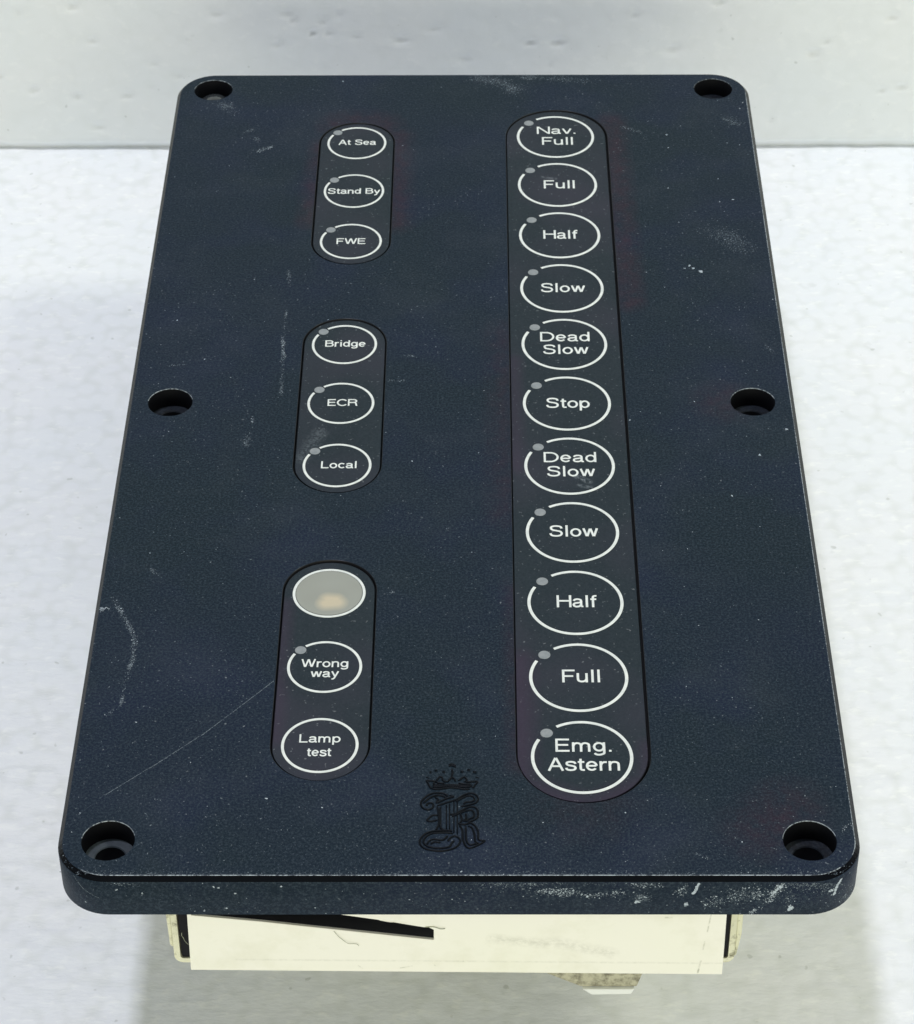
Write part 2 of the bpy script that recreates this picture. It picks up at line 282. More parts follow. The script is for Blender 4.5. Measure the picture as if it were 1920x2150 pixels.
def foam_material(name, base, pit, warp, bs, fleck, cell):
    m, nt, b = mat(name)
    P = coords(nt)
    v = N(nt, 'ShaderNodeTexVoronoi', feature='SMOOTH_F1'); v.inputs['Scale'].default_value = .30
    v.inputs['Smoothness'].default_value = .6
    nt.links.new(P, v.inputs['Vector'])
    mp = N(nt, 'ShaderNodeMapping'); mp.inputs['Scale'].default_value = warp
    nt.links.new(P, mp.inputs['Vector'])
    n1 = noise(nt, mp.outputs[0], 1.0, 3, .55)
    c = mix(nt, ramp(nt, noise(nt, P, .03, 2, .5), .35, .65), (*base, 1), (base[0] * .975, base[1] * .99, base[2] * 1.0, 1))
    c = mix(nt, ramp(nt, noise(nt, P, .10, 3, .6), .69, .78, 0, .22), c, (*pit, 1))
    c = mix(nt, ramp(nt, v.outputs['Distance'], .45, .9, 0, cell), c, (.55, .58, .55, 1))
    dots = ramp(nt, noise(nt, P, .40, 1, .5), .745, .79, 0, .36)
    c = mix(nt, dots, c, (*pit, 1))
    fl = ramp(nt, n1, .58, .68, 0, fleck)
    c = mix(nt, fl, c, (.93, .945, .96, 1))
    nt.links.new(c, b.inputs['Base Color'])
    b.inputs['Roughness'].default_value = .55
    b.inputs['Specular IOR Level'].default_value = .35
    h = math_n(nt, 'ADD', math_n(nt, 'MULTIPLY', n1, 1.0), math_n(nt, 'MULTIPLY', v.outputs['Distance'], -.35))
    nt.links.new(bump(nt, h, .45, bs), b.inputs['Normal'])
    return m
M_floor = foam_material("white_foam_sheet", (.815, .83, .88), (.34, .36, .34), (.30, .62, .5), .42, .38, .30)
M_wall = foam_material("white_foam_board", (.785, .81, .85), (.33, .36, .36), (.30, .5, .42), .22, .15, .08)

# ------------------------------------------------------------------ mesh helpers
def link(name, me, m, parent=None, smooth=False):
    o = bpy.data.objects.new(name, me); C.objects.link(o)
    for x in (m if isinstance(m, (list, tuple)) else [m]): me.materials.append(x)
    if parent: o.parent = parent
    if smooth:
        for p in me.polygons: p.use_smooth = True
    return o
def mesh_from(verts, faces, name):
    me = bpy.data.meshes.new(name)
    me.from_pydata([tuple(c * MM for c in v) for v in verts], [], faces); me.update()
    return me
def rrect(x0, x1, y0, y1, r, n=14):
    pts = []
    for cx, cy, a0 in ((x1 - r, y1 - r, 0), (x0 + r, y1 - r, 90), (x0 + r, y0 + r, 180), (x1 - r, y0 + r, 270)):
        for i in range(n + 1):
            a = math.radians(a0 + 90 * i / n)
            pts.append((cx + r * math.cos(a), cy + r * math.sin(a)))
    return pts
def circle(cx, cy, r, n=56):
    return [(cx + r * math.cos(2 * math.pi * i / n), cy + r * math.sin(2 * math.pi * i / n)) for i in range(n)]
def capsule(cx, y0, y1, r, n=28):
    """y0, y1: lowest and highest extent"""
    pts = []
    for i in range(n + 1):
        a = math.pi * i / n; pts.append((cx + r * math.cos(a), y1 - r + r * math.sin(a)))
    for i in range(n + 1):
        a = math.pi + math.pi * i / n; pts.append((cx + r * math.cos(a), y0 + r + r * math.sin(a)))
    return pts
class Builder:
    def __init__(s): s.v = []; s.f = []; s.m = []; s.sm = []
    def ring(s, pts, z):
        i = len(s.v); s.v += [(x, y, z) for x, y in pts]; return list(range(i, i + len(pts)))
    def bridge(s, a, b, mi=0, smooth=True):
        n = len(a)
        for i in range(n):
            s.f.append((a[i], a[(i + 1) % n], b[(i + 1) % n], b[i])); s.m.append(mi if not callable(mi) else mi(s.v[a[i]][0], s.v[a[i]][1])); s.sm.append(smooth)
    def fill(s, rings, mi=0, flip=False):
        loops = [[Vector((s.v[i][0], s.v[i][1], 0)) for i in r] for r in rings]
        flat = [i for r in rings for i in r]
        for t in tessellate_polygon(loops):
            t = [flat[i] for i in t]
            a, b_, c = (Vector(s.v[i]) for i in t)
            up = (b_ - a).cross(c - a).z > 0
            if up == flip: t = t[::-1]
            s.f.append(tuple(t)); s.m.append(mi); s.sm.append(False)
    def done(s, name, mats, parent=None):
        me = mesh_from(s.v, s.f, name)
        o = link(name, me, mats, parent)
        me.polygons.foreach_set('material_index', s.m)
        me.polygons.foreach_set('use_smooth', s.sm)
        me.update()
        return o
def empty(name, label, cat, loc=(0, 0, 0), group=None):
    o = bpy.data.objects.new(name, None); C.objects.link(o); o.location = loc
    o.empty_display_size = .01
    o['label'] = label; o['category'] = cat
    if group: o['group'] = group
    return o

# ------------------------------------------------------------------ setting: foam sheet floor and foam wall board
ZF = -65.0
def lattice(rng, nx, ny):
    return rng.random((ny + 4, nx + 4)) * 2 - 1
def vnoise(rng, X, Y, cx, cy):
    """smooth value noise with cell size cx, cy (mm)"""
    u = (X - X.min()) / cx; v = (Y - Y.min()) / cy
    g = lattice(rng, int(u.max()) + 2, int(v.max()) + 2)
    i = np.floor(u).astype(int); j = np.floor(v).astype(int)
    a = u - i; b = v - j
    a = a * a * (3 - 2 * a); b = b * b * (3 - 2 * b)
    return (g[j, i] * (1 - a) + g[j, i + 1] * a) * (1 - b) + (g[j + 1, i] * (1 - a) + g[j + 1, i + 1] * a) * b
def axis(lo, hi, a, b, fine, coarse):
    """spacing fine between a and b, coarse outside"""
    l = list(np.arange(lo, a, coarse)); m_ = list(np.arange(a, b, fine)); r = list(np.arange(b, hi, coarse)) + [hi]
    return np.array(l + m_ + r)
def grid_faces(nx, ny):
    i = np.arange((nx - 1) * (ny - 1)); a = (i // (nx - 1)) * nx + i % (nx - 1)
    return np.stack([a, a + 1, a + 1 + nx, a + nx], 1)
rng = np.random.default_rng(7)
xs = axis(-900, 900, -150, 150, 1.0, 50); ys = axis(-700, 330, -40, 314, 1.0, 40)
X, Y = np.meshgrid(xs, ys)
inside = (np.abs(X) < 150) & (Y > -40)
Hh = .07 * vnoise(rng, X, Y, 2.6, 2.2) + .10 * vnoise(rng, X, Y, 5.5, 3.4) + .25 * vnoise(rng, X, Y, 40, 30)
fl = vnoise(rng, X, Y, 4.5, 2.4); Hh += .55 * np.clip(fl - .62, 0, 1)
for _ in range(46):
    px, py, pr = rng.uniform(-140, 140), rng.uniform(-30, 300), rng.uniform(.8, 1.8)
    d2 = ((X - px) / (pr * rng.uniform(1, 1.8))) ** 2 + ((Y - py) / pr) ** 2
    Hh -= rng.uniform(.2, .6) * np.exp(-d2 * 1.5)
Z = ZF + Hh * inside
me = bpy.data.meshes.new("floor")
me.from_pydata((np.stack([X, Y, Z], -1).reshape(-1, 3) * MM).tolist(), [], grid_faces(len(xs), len(ys)).tolist())
floor = link("floor", me, M_floor, None, True)
floor['kind'] = 'structure'; floor['label'] = "white foam sheet the panel lies on"

# wall board: a thick foam slab standing at the far edge, worn rounded foot
WY = 312.6
xs = axis(-900, 900, -150, 150, 1.0, 50)
zs = np.concatenate([np.array([ZF - .5, ZF + .15, ZF + .55, ZF + .95, ZF + 1.3, ZF + 1.7, ZF + 2.2]), np.arange(ZF + 3, ZF + 70, 1.0), np.arange(ZF + 70, 620, 30)])
X, Zg = np.meshgrid(xs, zs)
hgt = Zg - ZF
edge = 2.7 + .45 * vnoise(rng, X, Zg * 0, 17, 1) + .28 * vnoise(rng, X, Zg * 0, 5, 1)
t = np.clip(1 - hgt / edge, 0, 1)
back = 1.7 * t
insd = (np.abs(X) < 150) & (hgt < 70)
rel = .05 * vnoise(rng, X, Zg, 2.8, 2.8) + .10 * vnoise(rng, X, Zg, 9, 9) + .3 * vnoise(rng, X, Zg, 60, 40)
for _ in range(75):
    px, pz, pr = rng.uniform(-140, 140), rng.uniform(ZF + 4, ZF + 66), rng.uniform(.6, 1.5)
    q = rng.uniform(1, 1.9)
    d2 = ((X - px) / (pr * q)) ** 2 + ((Zg - pz) / pr) ** 2
    rel -= rng.uniform(.35, 1.0) * np.exp(-d2 * 1.6)
Yg = WY + back - rel * insd * np.clip(hgt / 3, 0, 1)
V = np.stack([X, Yg, Zg], -1).reshape(-1, 3) * MM
F = grid_faces(len(xs), len(zs)).tolist()
nb = len(V); top = [(len(zs) - 1) * len(xs) + i for i in (0, len(xs) - 1)]
V = V.tolist() + [[-.9, .36, .62], [.9, .36, .62], [-.9, .36, ZF * MM], [.9, .36, ZF * MM]]
F += [[top[0], top[1], nb + 1, nb], [nb, nb + 1, nb + 3, nb + 2]]
me = bpy.data.meshes.new("wall"); me.from_pydata(V, [], F)
wall = link("wall", me, M_wall, None, True)
for p in me.polygons[-2:]: p.use_smooth = False
wall['kind'] = 'structure'; wall['label'] = "pitted white foam board standing behind the panel"

# ------------------------------------------------------------------ control panel
panel = empty("control_panel", "black ship engine telegraph control panel with round white-ringed push buttons on a cream metal box",
              "control panel", (0, 0, ZF * MM))
POFF = Vector((0, 0, -ZF * MM))
def adopt(o):            # parts are modelled with z=0 on the faceplate, the panel's origin is at its base
    o.parent = panel; o.location = POFF; return o

X0, X1, Y0, Y1, RC, CH = -69.05, 65.2, -13.0, 243.45, 8.9, .92
HOLES = [(-60.6, -4.35), (56.8, -4.4), (-60.5, 115.7), (56.75, 115.6), (-60.65, 236.0), (56.9, 236.1)]
PODS = [  # opening: cx, y0, y1, r, membrane shift x, y
    (-26.07, 164.05, 221.4, 8.62, (.02, .16)),
    (-26.07, 86.9, 144.35, 8.66, (.03, .03)),
    (-26.02, 9.5, 67.25, 8.68, (-.02, -.16)),
    (19.62, 4.2, 226.75, 11.62, (-.14, .0))]
TH = 9.0
b = Builder()
def outl(inset, n=14): return rrect(X0 + inset, X1 - inset, Y0 + inset, Y1 - inset, RC - inset, n)
r_in = b.ring(outl(CH), 0); r_in2 = b.ring(outl(CH - .13), -.07)
r_ch = b.ring(outl(.08), -CH + .08); r_out = b.ring(outl(0), -CH - .06)
r_bot = b.ring(outl(0), -TH + .25); r_bot2 = b.ring(outl(.25), -TH)
hole_rings = []
for hx, hy in HOLES: hole_rings.append(b.ring(circle(hx, hy, 4.56), 0))
for cx, y0, y1, r, s in PODS: hole_rings.append(b.ring(capsule(cx, y0, y1, r + .10), 0))
b.fill([r_in] + hole_rings, 0)
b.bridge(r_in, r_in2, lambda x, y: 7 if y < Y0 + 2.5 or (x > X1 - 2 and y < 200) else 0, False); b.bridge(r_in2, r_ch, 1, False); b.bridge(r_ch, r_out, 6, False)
b.bridge(r_out, r_bot, 6, True); b.bridge(r_bot, r_bot2, 0, False)
# bores: rim with a highlight painted on its far side, wall, ledge, inner hole
for k, (hx, hy) in enumerate(HOLES):
    q = hole_rings[k]
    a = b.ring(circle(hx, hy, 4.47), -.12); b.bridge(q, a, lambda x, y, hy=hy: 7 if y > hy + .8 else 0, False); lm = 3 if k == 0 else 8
    w = b.ring(circle(hx, hy, 4.40), -4.3); b.bridge(a, w, 2)
    l1 = b.ring(circle(hx, hy, 4.40), -4.3); l2 = b.ring(circle(hx, hy, 2.75), -4.3); b.bridge(l1, l2, lm, False)
    l3 = b.ring(circle(hx, hy, 2.6), -4.5); b.bridge(l2, l3, lm, False)
    l4 = b.ring(circle(hx, hy, 2.55), -8.6); b.bridge(l3, l4, 2)
    b.fill([l4], 4)
for k, (cx, y0, y1, r, s) in enumerate(PODS):
    q = hole_rings[6 + k]
    a = b.ring(capsule(cx, y0 + .10, y1 - .10, r), -.09); b.bridge(q, a, 5, True)
    w = b.ring(capsule(cx, y0 + .10, y1 - .10, r), -1.5); b.bridge(a, w, 4)
    b.fill([w], 4)
b.fill([r_bot2], 0, True)
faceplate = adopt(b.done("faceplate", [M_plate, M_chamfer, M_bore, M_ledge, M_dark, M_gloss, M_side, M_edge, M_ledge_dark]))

# screw sitting in the far left bore
def dome(name, cx, cy, z, r, h, m, slot=False):
    bb = Builder(); prev = None
    for i in range(9):
        a = math.pi / 2 * i / 8
        rg = bb.ring(circle(cx, cy, max(r * math.cos(a), .02), 32), z + h * math.sin(a))
        if prev: bb.bridge(prev, rg, 0)
        prev = rg
    return bb.done(name, [m])
M_screw = simple("shiny_black_screw", (.03, .035, .04), .12, .9)
scr = adopt(dome("screw_head", -60.65, 236.0, -4.25, 3.7, 2.3, M_screw)); scr['label'] = "shiny dark screw head in the far left hole"

# chalk, scratches and chips: flat ragged flakes lying on the plastic
M_flake = [simple("faint_scuff", (.052, .070, .095), .8, .1), simple("grey_scuff", (.16, .19, .22), .8, .1), simple("white_chalk_fleck", (.44, .50, .57), .8, .1)]
frnd = random.Random(11)
fv, ff, fm = [], [], []
def surface(p):
    """nearest point of the faceplate's skin and its normal"""
    x, y, z = p
    if z > -.3 and y > Y0 + CH: return Vector((x, y, .012)), Vector((0, 0, 1))
    if x > X1 - RC and y < Y0 + RC:
        c = Vector((X1 - RC, Y0 + RC, 0)); d = Vector((x, y, 0)) - c; d.normalize()
        q = c + d * (RC + .012); q.z = z; return q, d
    if x < X0 + RC and y < Y0 + RC:
        c = Vector((X0 + RC, Y0 + RC, 0)); d = Vector((x, y, 0)) - c; d.normalize()
        q = c + d * (RC + .012); q.z = z; return q, d
    return Vector((x, Y0 - .012, z)), Vector((0, -1, 0))
def blocked(q):
    if q.z < -.1: return q.z > -CH - .1 or q.z < -TH + .3
    if not (X0 + CH < q.x < X1 - CH and Y0 + CH < q.y < Y1 - CH): return True
    for hx, hy in HOLES:
        if (q.x - hx) ** 2 + (q.y - hy) ** 2 < 4.8 ** 2: return True
    for cx, y0, y1, r, s_ in PODS:
        yc = min(max(q.y, y0 + r), y1 - r)
        if (q.x - cx) ** 2 + (q.y - yc) ** 2 < (r + .35) ** 2: return True
    return False
def flake(p, size, tone, aspect=1.0, ang=None):
    q, n = surface(p)
    if blocked(q): return
    t = Vector((1, 0, 0)) if abs(n.x) < .7 else Vector((0, 1, 0))
    t = (t - n * t.dot(n)).normalized(); u = n.cross(t)
    if ang is None: ang = frnd.uniform(0, 6.283)
    k = frnd.choice((4, 5, 6)); b0 = len(fv)
    lift = n * frnd.uniform(0, .012)
    for i in range(k):
        a = 2 * math.pi * i / k; rr = size * frnd.uniform(.55, 1.2)
        ex, ey = rr * math.cos(a) * aspect, rr * math.sin(a)
        fv.append(tuple(q + lift + t * (ex * math.cos(ang) - ey * math.sin(ang)) + u * (ex * math.sin(ang) + ey * math.cos(ang))))
    ff.append(tuple(range(b0, b0 + k))); fm.append(tone)
for A, B, r, st, kind in STROKES:
    A, B = Vector(A), Vector(B); L = (B - A).length
    front_ = A.z < -.3
    if kind == 's':
        dens = (30 if front_ else 46) * st
        # grains gather in short clumps along the mark
        ncl = max(2, int((L + r) * 1.3 * st + 1))
        cl = [A.lerp(B, frnd.random()) for _ in range(ncl)]
        for _ in range(int(dens * (L + 2 * r) * r * 2)):
            if frnd.random() < .6:
                base = frnd.choice(cl) + (B - A).normalized() * frnd.gauss(0, .5) if L > .1 else A
            else: base = A.lerp(B, frnd.random())
            off = Vector([frnd.gauss(0, r * .55) for _ in range(3)])
            w = frnd.random()
            tone = 2 if w < st * st * .5 else (1 if w < (.35 if front_ else .5) + .4 * st else 0)
            flake(base + off, frnd.uniform(.035, .10) * (1.25 if tone == 2 and front_ else 1), tone, frnd.uniform(1, 2.2), None)
    elif r in (.16, .2):                          # hairline scratches
        n = int(L / .11); d = (B - A).normalized()
        for i in range(n):
            p = A.lerp(B, (i + frnd.random() * .8) / max(n, 1)) + Vector((-d.y, d.x, 0)) * (frnd.gauss(0, .022) + .12 * math.sin(i * .012))
            if frnd.random() < (.22 if r == .2 else .93):
                flake(p, frnd.uniform(.055, .09), 1 if frnd.random() < st * 1.3 else 0, 1.8, math.atan2(d.y, d.x) if not front_ else 0)
    else:                                         # chips
        n = max(3, int((L + r) / .10))
        for i in range(n * 4):
            p = A.lerp(B, frnd.random()) + Vector([frnd.gauss(0, r * .36) for _ in range(3)])
            flake(p, frnd.uniform(.08, .18) * min(r / .35, 1.2), 2 if frnd.random() < st * .9 else 1, frnd.uniform(1, 1.7))
# loose dust, thicker towards the near end and round the rims
for _ in range(12000):
    x = frnd.uniform(X0, X1); y = Y0 + (Y1 - Y0) * frnd.random() ** 1.5
    w = frnd.random()
    flake((x, y, 0), frnd.uniform(.04, .10) if w < .997 else frnd.uniform(.10, .17), 0 if w < .86 else (1 if w < .985 else 2), frnd.uniform(1, 2.5))
for _ in range(150):
    flake((frnd.uniform(X0 + 3, X1 - 3), Y0 - .5, frnd.uniform(-8.6, -1.2)), frnd.uniform(.04, .13), frnd.choice((0, 0, 1, 1, 2)), 1.3)
for _ in range(900):                              # band of grit along the near edge
    flake((frnd.uniform(X0 + 4, X1 - 4), Y0 + CH + abs(frnd.gauss(0, .5)) + .05, 0), frnd.uniform(.03, .08), frnd.choice((0, 1, 1)), 1.6)
fme = mesh_from(fv, ff, "scuff_marks")
scf = adopt(link("scuff_marks", fme, M_flake)); fme.polygons.foreach_set('material_index', fm)
scf['kind'] = 'stuff'; scf['label'] = "white chalky scuffs, scratches and dust on the black faceplate"
# membrane strips
strips = []
for k, (cx, y0, y1, r, (sx, sy)) in enumerate(PODS):
    g = .26
    bb = Builder()
    y0m, y1m = y0 + .1 + g + sy, y1 - .1 - g + sy
    t0 = bb.ring(capsule(cx + sx, y0m + .12, y1m - .12, r - g - .12), -.22)
    t1 = bb.ring(capsule(cx + sx, y0m, y1m, r - g), -.32)
    t2 = bb.ring(capsule(cx + sx, y0m, y1m, r - g), -1.45)
    bb.fill([t0], 0); bb.bridge(t0, t1, 0, True); bb.bridge(t1, t2, 1, True)
    o = bb.done("button_strip", [M_membrane, M_dark])
    adopt(o)
    o['label'] = ["grey foil strip of the At Sea, Stand By and FWE buttons", "grey foil strip of the Bridge, ECR and Local buttons",
                  "grey foil strip with the blank lamp window, Wrong way and Lamp test buttons", "tall grey foil strip of the eleven speed order buttons"][k]
    strips.append(o)

ZM = -.22
def flat_disc(cx, cy, r, z0, z1, name, m, parent, n=48):
    bb = Builder()
    a = bb.ring(circle(cx, cy, r, n), z1); c = bb.ring(circle(cx, cy, r + .05, n), z0)
    bb.fill([a], 0); bb.bridge(a, c, 0, True)
    return bb.done(name, [m], parent)
def ring_mesh(cx, cy, ro, th, a0, a1, z, name, parent):
    """white ring, open between angles a0 and a1 (degrees); None: closed"""
    n = 96; vs, fs = [], []
    if a0 is None: angs = [2 * math.pi * i / n for i in range(n)]; closed = True
    else:
        angs = [math.radians(a1 + (360 - (a1 - a0)) * i / n) for i in range(n + 1)]; closed = False
    for a in angs:
        for rr, zz in ((ro, z), (ro - .04, z + .045), (ro - th + .04, z + .045), (ro - th, z)):
            vs.append((cx + rr * math.cos(a), cy + rr * math.sin(a), zz))
    m_ = len(angs)
    for i in range(m_ if closed else m_ - 1):
        p, q = 4 * i, 4 * ((i + 1) % m_)
        for j in range(3): fs.append((p + j, q + j, q + j + 1, p + j + 1))
    me = mesh_from(vs, fs, name)
    # outward normals
    bm = bmesh.new(); bm.from_mesh(me); bmesh.ops.recalc_face_normals(bm, faces=bm.faces)
    if bm.faces[:] and sum(f.normal.z for f in bm.faces) < 0: bmesh.ops.reverse_faces(bm, faces=bm.faces)
    bm.to_mesh(me); bm.free()
    return link(name, me, M_print, parent)
def _arc(cx, cy, rx, ry, a0, a1, n=22):
    return [(cx + rx * math.cos(math.radians(a0 + (a1 - a0) * i / n)), cy + ry * math.sin(math.radians(a0 + (a1 - a0) * i / n))) for i in range(n + 1)]
_S = [(.62, .72), (.56, .88), (.34, .94), (.13, .88), (.09, .74), (.16, .60), (.35, .53), (.55, .45), (.62, .29), (.55, .12), (.34, .06), (.12, .12), (.05, .29)]
# letter: (advance, smooth strokes, straight strokes); centre lines for capitals of height 1
GLYPH = {
 'A': (.76, [], [[(.06, 0), (.37, .97)], [(.70, 0), (.39, .97)], [(.17, .34), (.59, .34)]]),
 'B': (.72, [[(.07, .935), (.38, .935)] + _arc(.38, .735, .21, .2, 90, -90, 12) + [(.07, .535)], [(.07, .53), (.40, .53)] + _arc(.40, .30, .24, .235, 90, -90, 12) + [(.07, .065)]], [[(.07, 0), (.07, 1)]]),
 'C': (.80, [_arc(.42, .5, .36, .44, 38, 322, 30)], []),
 'D': (.78, [[(.07, .935), (.34, .935)] + _arc(.34, .5, .36, .435, 90, -90, 24) + [(.07, .065)]], [[(.07, 0), (.07, 1)]]),
 'E': (.68, [], [[(.07, 0), (.07, 1)], [(.07, .935), (.62, .935)], [(.07, .52), (.58, .52)], [(.07, .065), (.63, .065)]]),
 'F': (.63, [], [[(.07, 0), (.07, 1)], [(.07, .935), (.60, .935)], [(.07, .49), (.53, .49)]]),
 'H': (.78, [], [[(.07, 0), (.07, 1)], [(.70, 0), (.70, 1)], [(.07, .53), (.70, .53)]]),
 'L': (.60, [], [[(.07, 0), (.07, 1)], [(.07, .065), (.57, .065)]]),
 'N': (.78, [], [[(.07, 0), (.07, 1)], [(.70, 0), (.70, 1)], [(.09, .96), (.68, .04)]]),
 'R': (.76, [[(.07, .935), (.40, .935)] + _arc(.40, .72, .25, .215, 90, -90, 14) + [(.07, .505)], [(.42, .50), (.56, .46), (.62, .36), (.63, .2), (.68, 0)]], [[(.07, 0), (.07, 1)]]),
 'S': (.72, [_S], []),
 'W': (1.02, [], [[(.05, 1), (.26, .03)], [(.49, .97), (.28, .03)], [(.51, .97), (.72, .03)], [(.95, 1), (.74, .03)]]),
 'a': (.58, [[(.07, .52), (.13, .63), (.27, .665), (.41, .61), (.44, .48), (.44, .16), (.47, .07), (.55, .065)], [(.44, .41), (.30, .375), (.12, .33), (.06, .20), (.12, .08), (.25, .055), (.39, .12), (.44, .27)]], []),
 'c': (.54, [_arc(.28, .36, .22, .305, 42, 318)], []),
 'd': (.60, [_arc(.27, .36, .21, .305, 0, 360)], [[(.49, 0), (.49, 1)]]),
 'e': (.58, [[(.07, .37), (.49, .37)], _arc(.28, .36, .215, .305, 2, 322, 26)], []),
 'f': (.32, [[(.15, 0), (.15, .72), (.17, .88), (.24, .94), (.34, .94)]], [[(.02, .66), (.32, .66)]]),
 'g': (.60, [_arc(.27, .37, .21, .295, 0, 360), [(.49, .72), (.49, .02), (.46, -.14), (.28, -.225), (.13, -.19), (.08, -.10)]], []),
 'i': (.25, [], [[(.12, 0), (.12, .72)], [(.12, .86), (.12, 1)]]),
 'l': (.25, [], [[(.12, 0), (.12, 1)]]),
 'm': (.90, [[(.08, .42), (.14, .60), (.26, .66), (.38, .60), (.42, .46), (.42, 0)], [(.42, .42), (.48, .60), (.60, .66), (.73, .60), (.77, .46), (.77, 0)]], [[(.08, 0), (.08, .72)]]),
 'n': (.60, [[(.08, .42), (.15, .60), (.29, .66), (.44, .60), (.48, .45), (.48, 0)]], [[(.08, 0), (.08, .72)]]),
 'o': (.60, [_arc(.29, .36, .225, .305, 0, 360)], []),
 'p': (.60, [_arc(.30, .36, .21, .305, 0, 360)], [[(.08, -.27), (.08, .72)]]),
 'r': (.38, [[(.08, .38), (.13, .56), (.23, .645), (.36, .65)]], [[(.08, 0), (.08, .72)]]),
 's': (.54, [[(x * .74 + .02, y * .71) for x, y in _S]], []),
 't': (.34, [[(.15, .90), (.15, .24), (.17, .10), (.23, .06), (.33, .06)]], [[(.02, .66), (.32, .66)]]),
 'u': (.60, [[(.08, .72), (.08, .28), (.12, .12), (.26, .06), (.41, .12), (.48, .28)]], [[(.48, 0), (.48, .72)]]),
 'v': (.54, [], [[(.05, .72), (.26, .03)], [(.49, .72), (.28, .03)]]),
 'w': (.78, [], [[(.05, .72), (.21, .03)], [(.38, .70), (.23, .03)], [(.40, .70), (.55, .03)], [(.73, .72), (.57, .03)]]),
 'y': (.54, [[(.49, .72), (.28, .06), (.22, -.12), (.14, -.22), (.04, -.22)]], [[(.05, .72), (.27, .06)]]),
 '.': (.26, [], [[(.12, 0), (.12, .14)]]), ' ': (.30, [], [])}
def text_mesh(s, x0, x1, base, cap, z, name, parent):
    t = (.134 if cap > 2.7 else .148) * cap
    strokes = []; pen = 0.0
    for ch in s:
        adv, sm, st = GLYPH[ch]
        strokes += [([(x + pen, y) for x, y in p], True) for p in sm] + [([(x + pen, y) for x, y in p], False) for p in st]
        pen += adv + .035
    lo = min(p[0] for q, _ in strokes for p in q); hi = max(p[0] for q, _ in strokes for p in q)
    k = (x1 - x0 - t) / (hi - lo)
    vs, fs = [], []
    for i, (pts, smooth) in enumerate(strokes):
        P2 = [Vector((x0 + t / 2 + (x - lo) * k, base + y * cap)) for x, y in pts]
        if smooth and len(P2) < 14 and len(P2) > 2:
            Q = []
            for a in range(len(P2) - 1):
                p0, p1, p2, p3 = P2[max(a - 1, 0)], P2[a], P2[a + 1], P2[min(a + 2, len(P2) - 1)]
                for j in range(4):
                    u = j / 4
                    Q.append(.5 * ((2 * p1) + (p2 - p0) * u + (2 * p0 - 5 * p1 + 4 * p2 - p3) * u * u + (3 * p1 - p0 - 3 * p2 + p3) * u ** 3))
            P2 = Q + [P2[-1]]
        zz = z + .045 + (i % 4) * .008
        b0 = len(vs); closed = (P2[0] - P2[-1]).length < 1e-4
        for a, p in enumerate(P2):
            if closed: d = P2[(a + 1) % (len(P2) - 1)] - P2[(a - 1) % (len(P2) - 1)] if a < len(P2) - 1 else P2[1] - P2[-2]
            else: d = P2[min(a + 1, len(P2) - 1)] - P2[max(a - 1, 0)]
            d.normalize(); n = Vector((-d.y, d.x)) * t / 2
            vs += [(p.x + n.x, p.y + n.y, zz), (p.x - n.x, p.y - n.y, zz)]
        for a in range(len(P2) - 1):
            q = b0 + 2 * a; fs.append((q + 1, q + 3, q + 2, q))
    me = mesh_from(vs, fs, name)
    return link(name, me, M_print, parent)

def button(strip, cx, cy, R, th, gap, dotr, dotd, lines, blank=False):
    o = flat_disc(cx, cy, R - th - .1, ZM - .02, ZM + .06, "button", M_membrane if not blank else M_window, panel)
    o.location = POFF
    txt = " ".join(l[0] for l in lines)
    rg = ring_mesh(cx, cy, R, th, *(gap or (None, None)), ZM, "button_ring", o)
    if dotr:
        a = math.radians(136)
        flat_disc(cx + dotd * math.cos(a), cy + dotd * math.sin(a), dotr, ZM - .01, ZM + .075, "indicator_window", M_dot, o, 24)
    for s, x0, x1, base, cap in lines:
        text_mesh(s, x0, x1, base, cap, ZM + .03, "legend", o)
    return o
BIG = [[("Nav.", 15.15, 23.98, 216.6, 3.1), ("Full", 16.25, 23.3, 211.95, 3.25)], [("Full", 16.3, 23.2, 193.85, 3.3)], [("Half", 15.8, 23.5, 173.95, 3.3)],
       [("Slow", 14.85, 24.3, 153.9, 3.3)], [("Dead", 14.4, 24.65, 136.35, 3.25), ("Slow", 14.9, 24.3, 131.95, 3.25)], [("Stop", 15.15, 23.95, 113.85, 3.3)],
       [("Dead", 14.35, 24.65, 96.5, 3.15), ("Slow", 14.9, 24.3, 92.1, 3.2)], [("Slow", 14.95, 24.25, 74.05, 3.3)], [("Half", 15.9, 23.5, 54.05, 3.3)],
       [("Full", 16.4, 23.15, 34.05, 3.3)], [("Emg.", 14.8, 24.5, 16.65, 3.2), ("Astern", 13.35, 25.8, 12.05, 3.2)]]
BIGL = ["uppermost speed button, marked Nav. Full", "speed button marked Full in the upper half of the tall strip", "speed button marked Half in the upper half of the tall strip",
        "speed button marked Slow above the upper Dead Slow button", "upper speed button marked Dead Slow, above Stop", "speed button marked Stop",
        "lower speed button marked Dead Slow, below Stop, scuffed", "speed button marked Slow below the lower Dead Slow button", "speed button marked Half in the lower half of the tall strip",
        "speed button marked Full just above Emg. Astern", "lowest speed button, marked Emg. Astern"]
for i, ln in enumerate(BIG):
    o = button(strips[3], 19.36, 215.45 - 20 * i, 8.86, .60, (120, 150), 1.08, 8.35, ln)
    o['label'] = BIGL[i]
SY = [212.96, 193.08, 173.2, 135.47, 115.59, 95.7, 58.11, 38.22, 18.34]
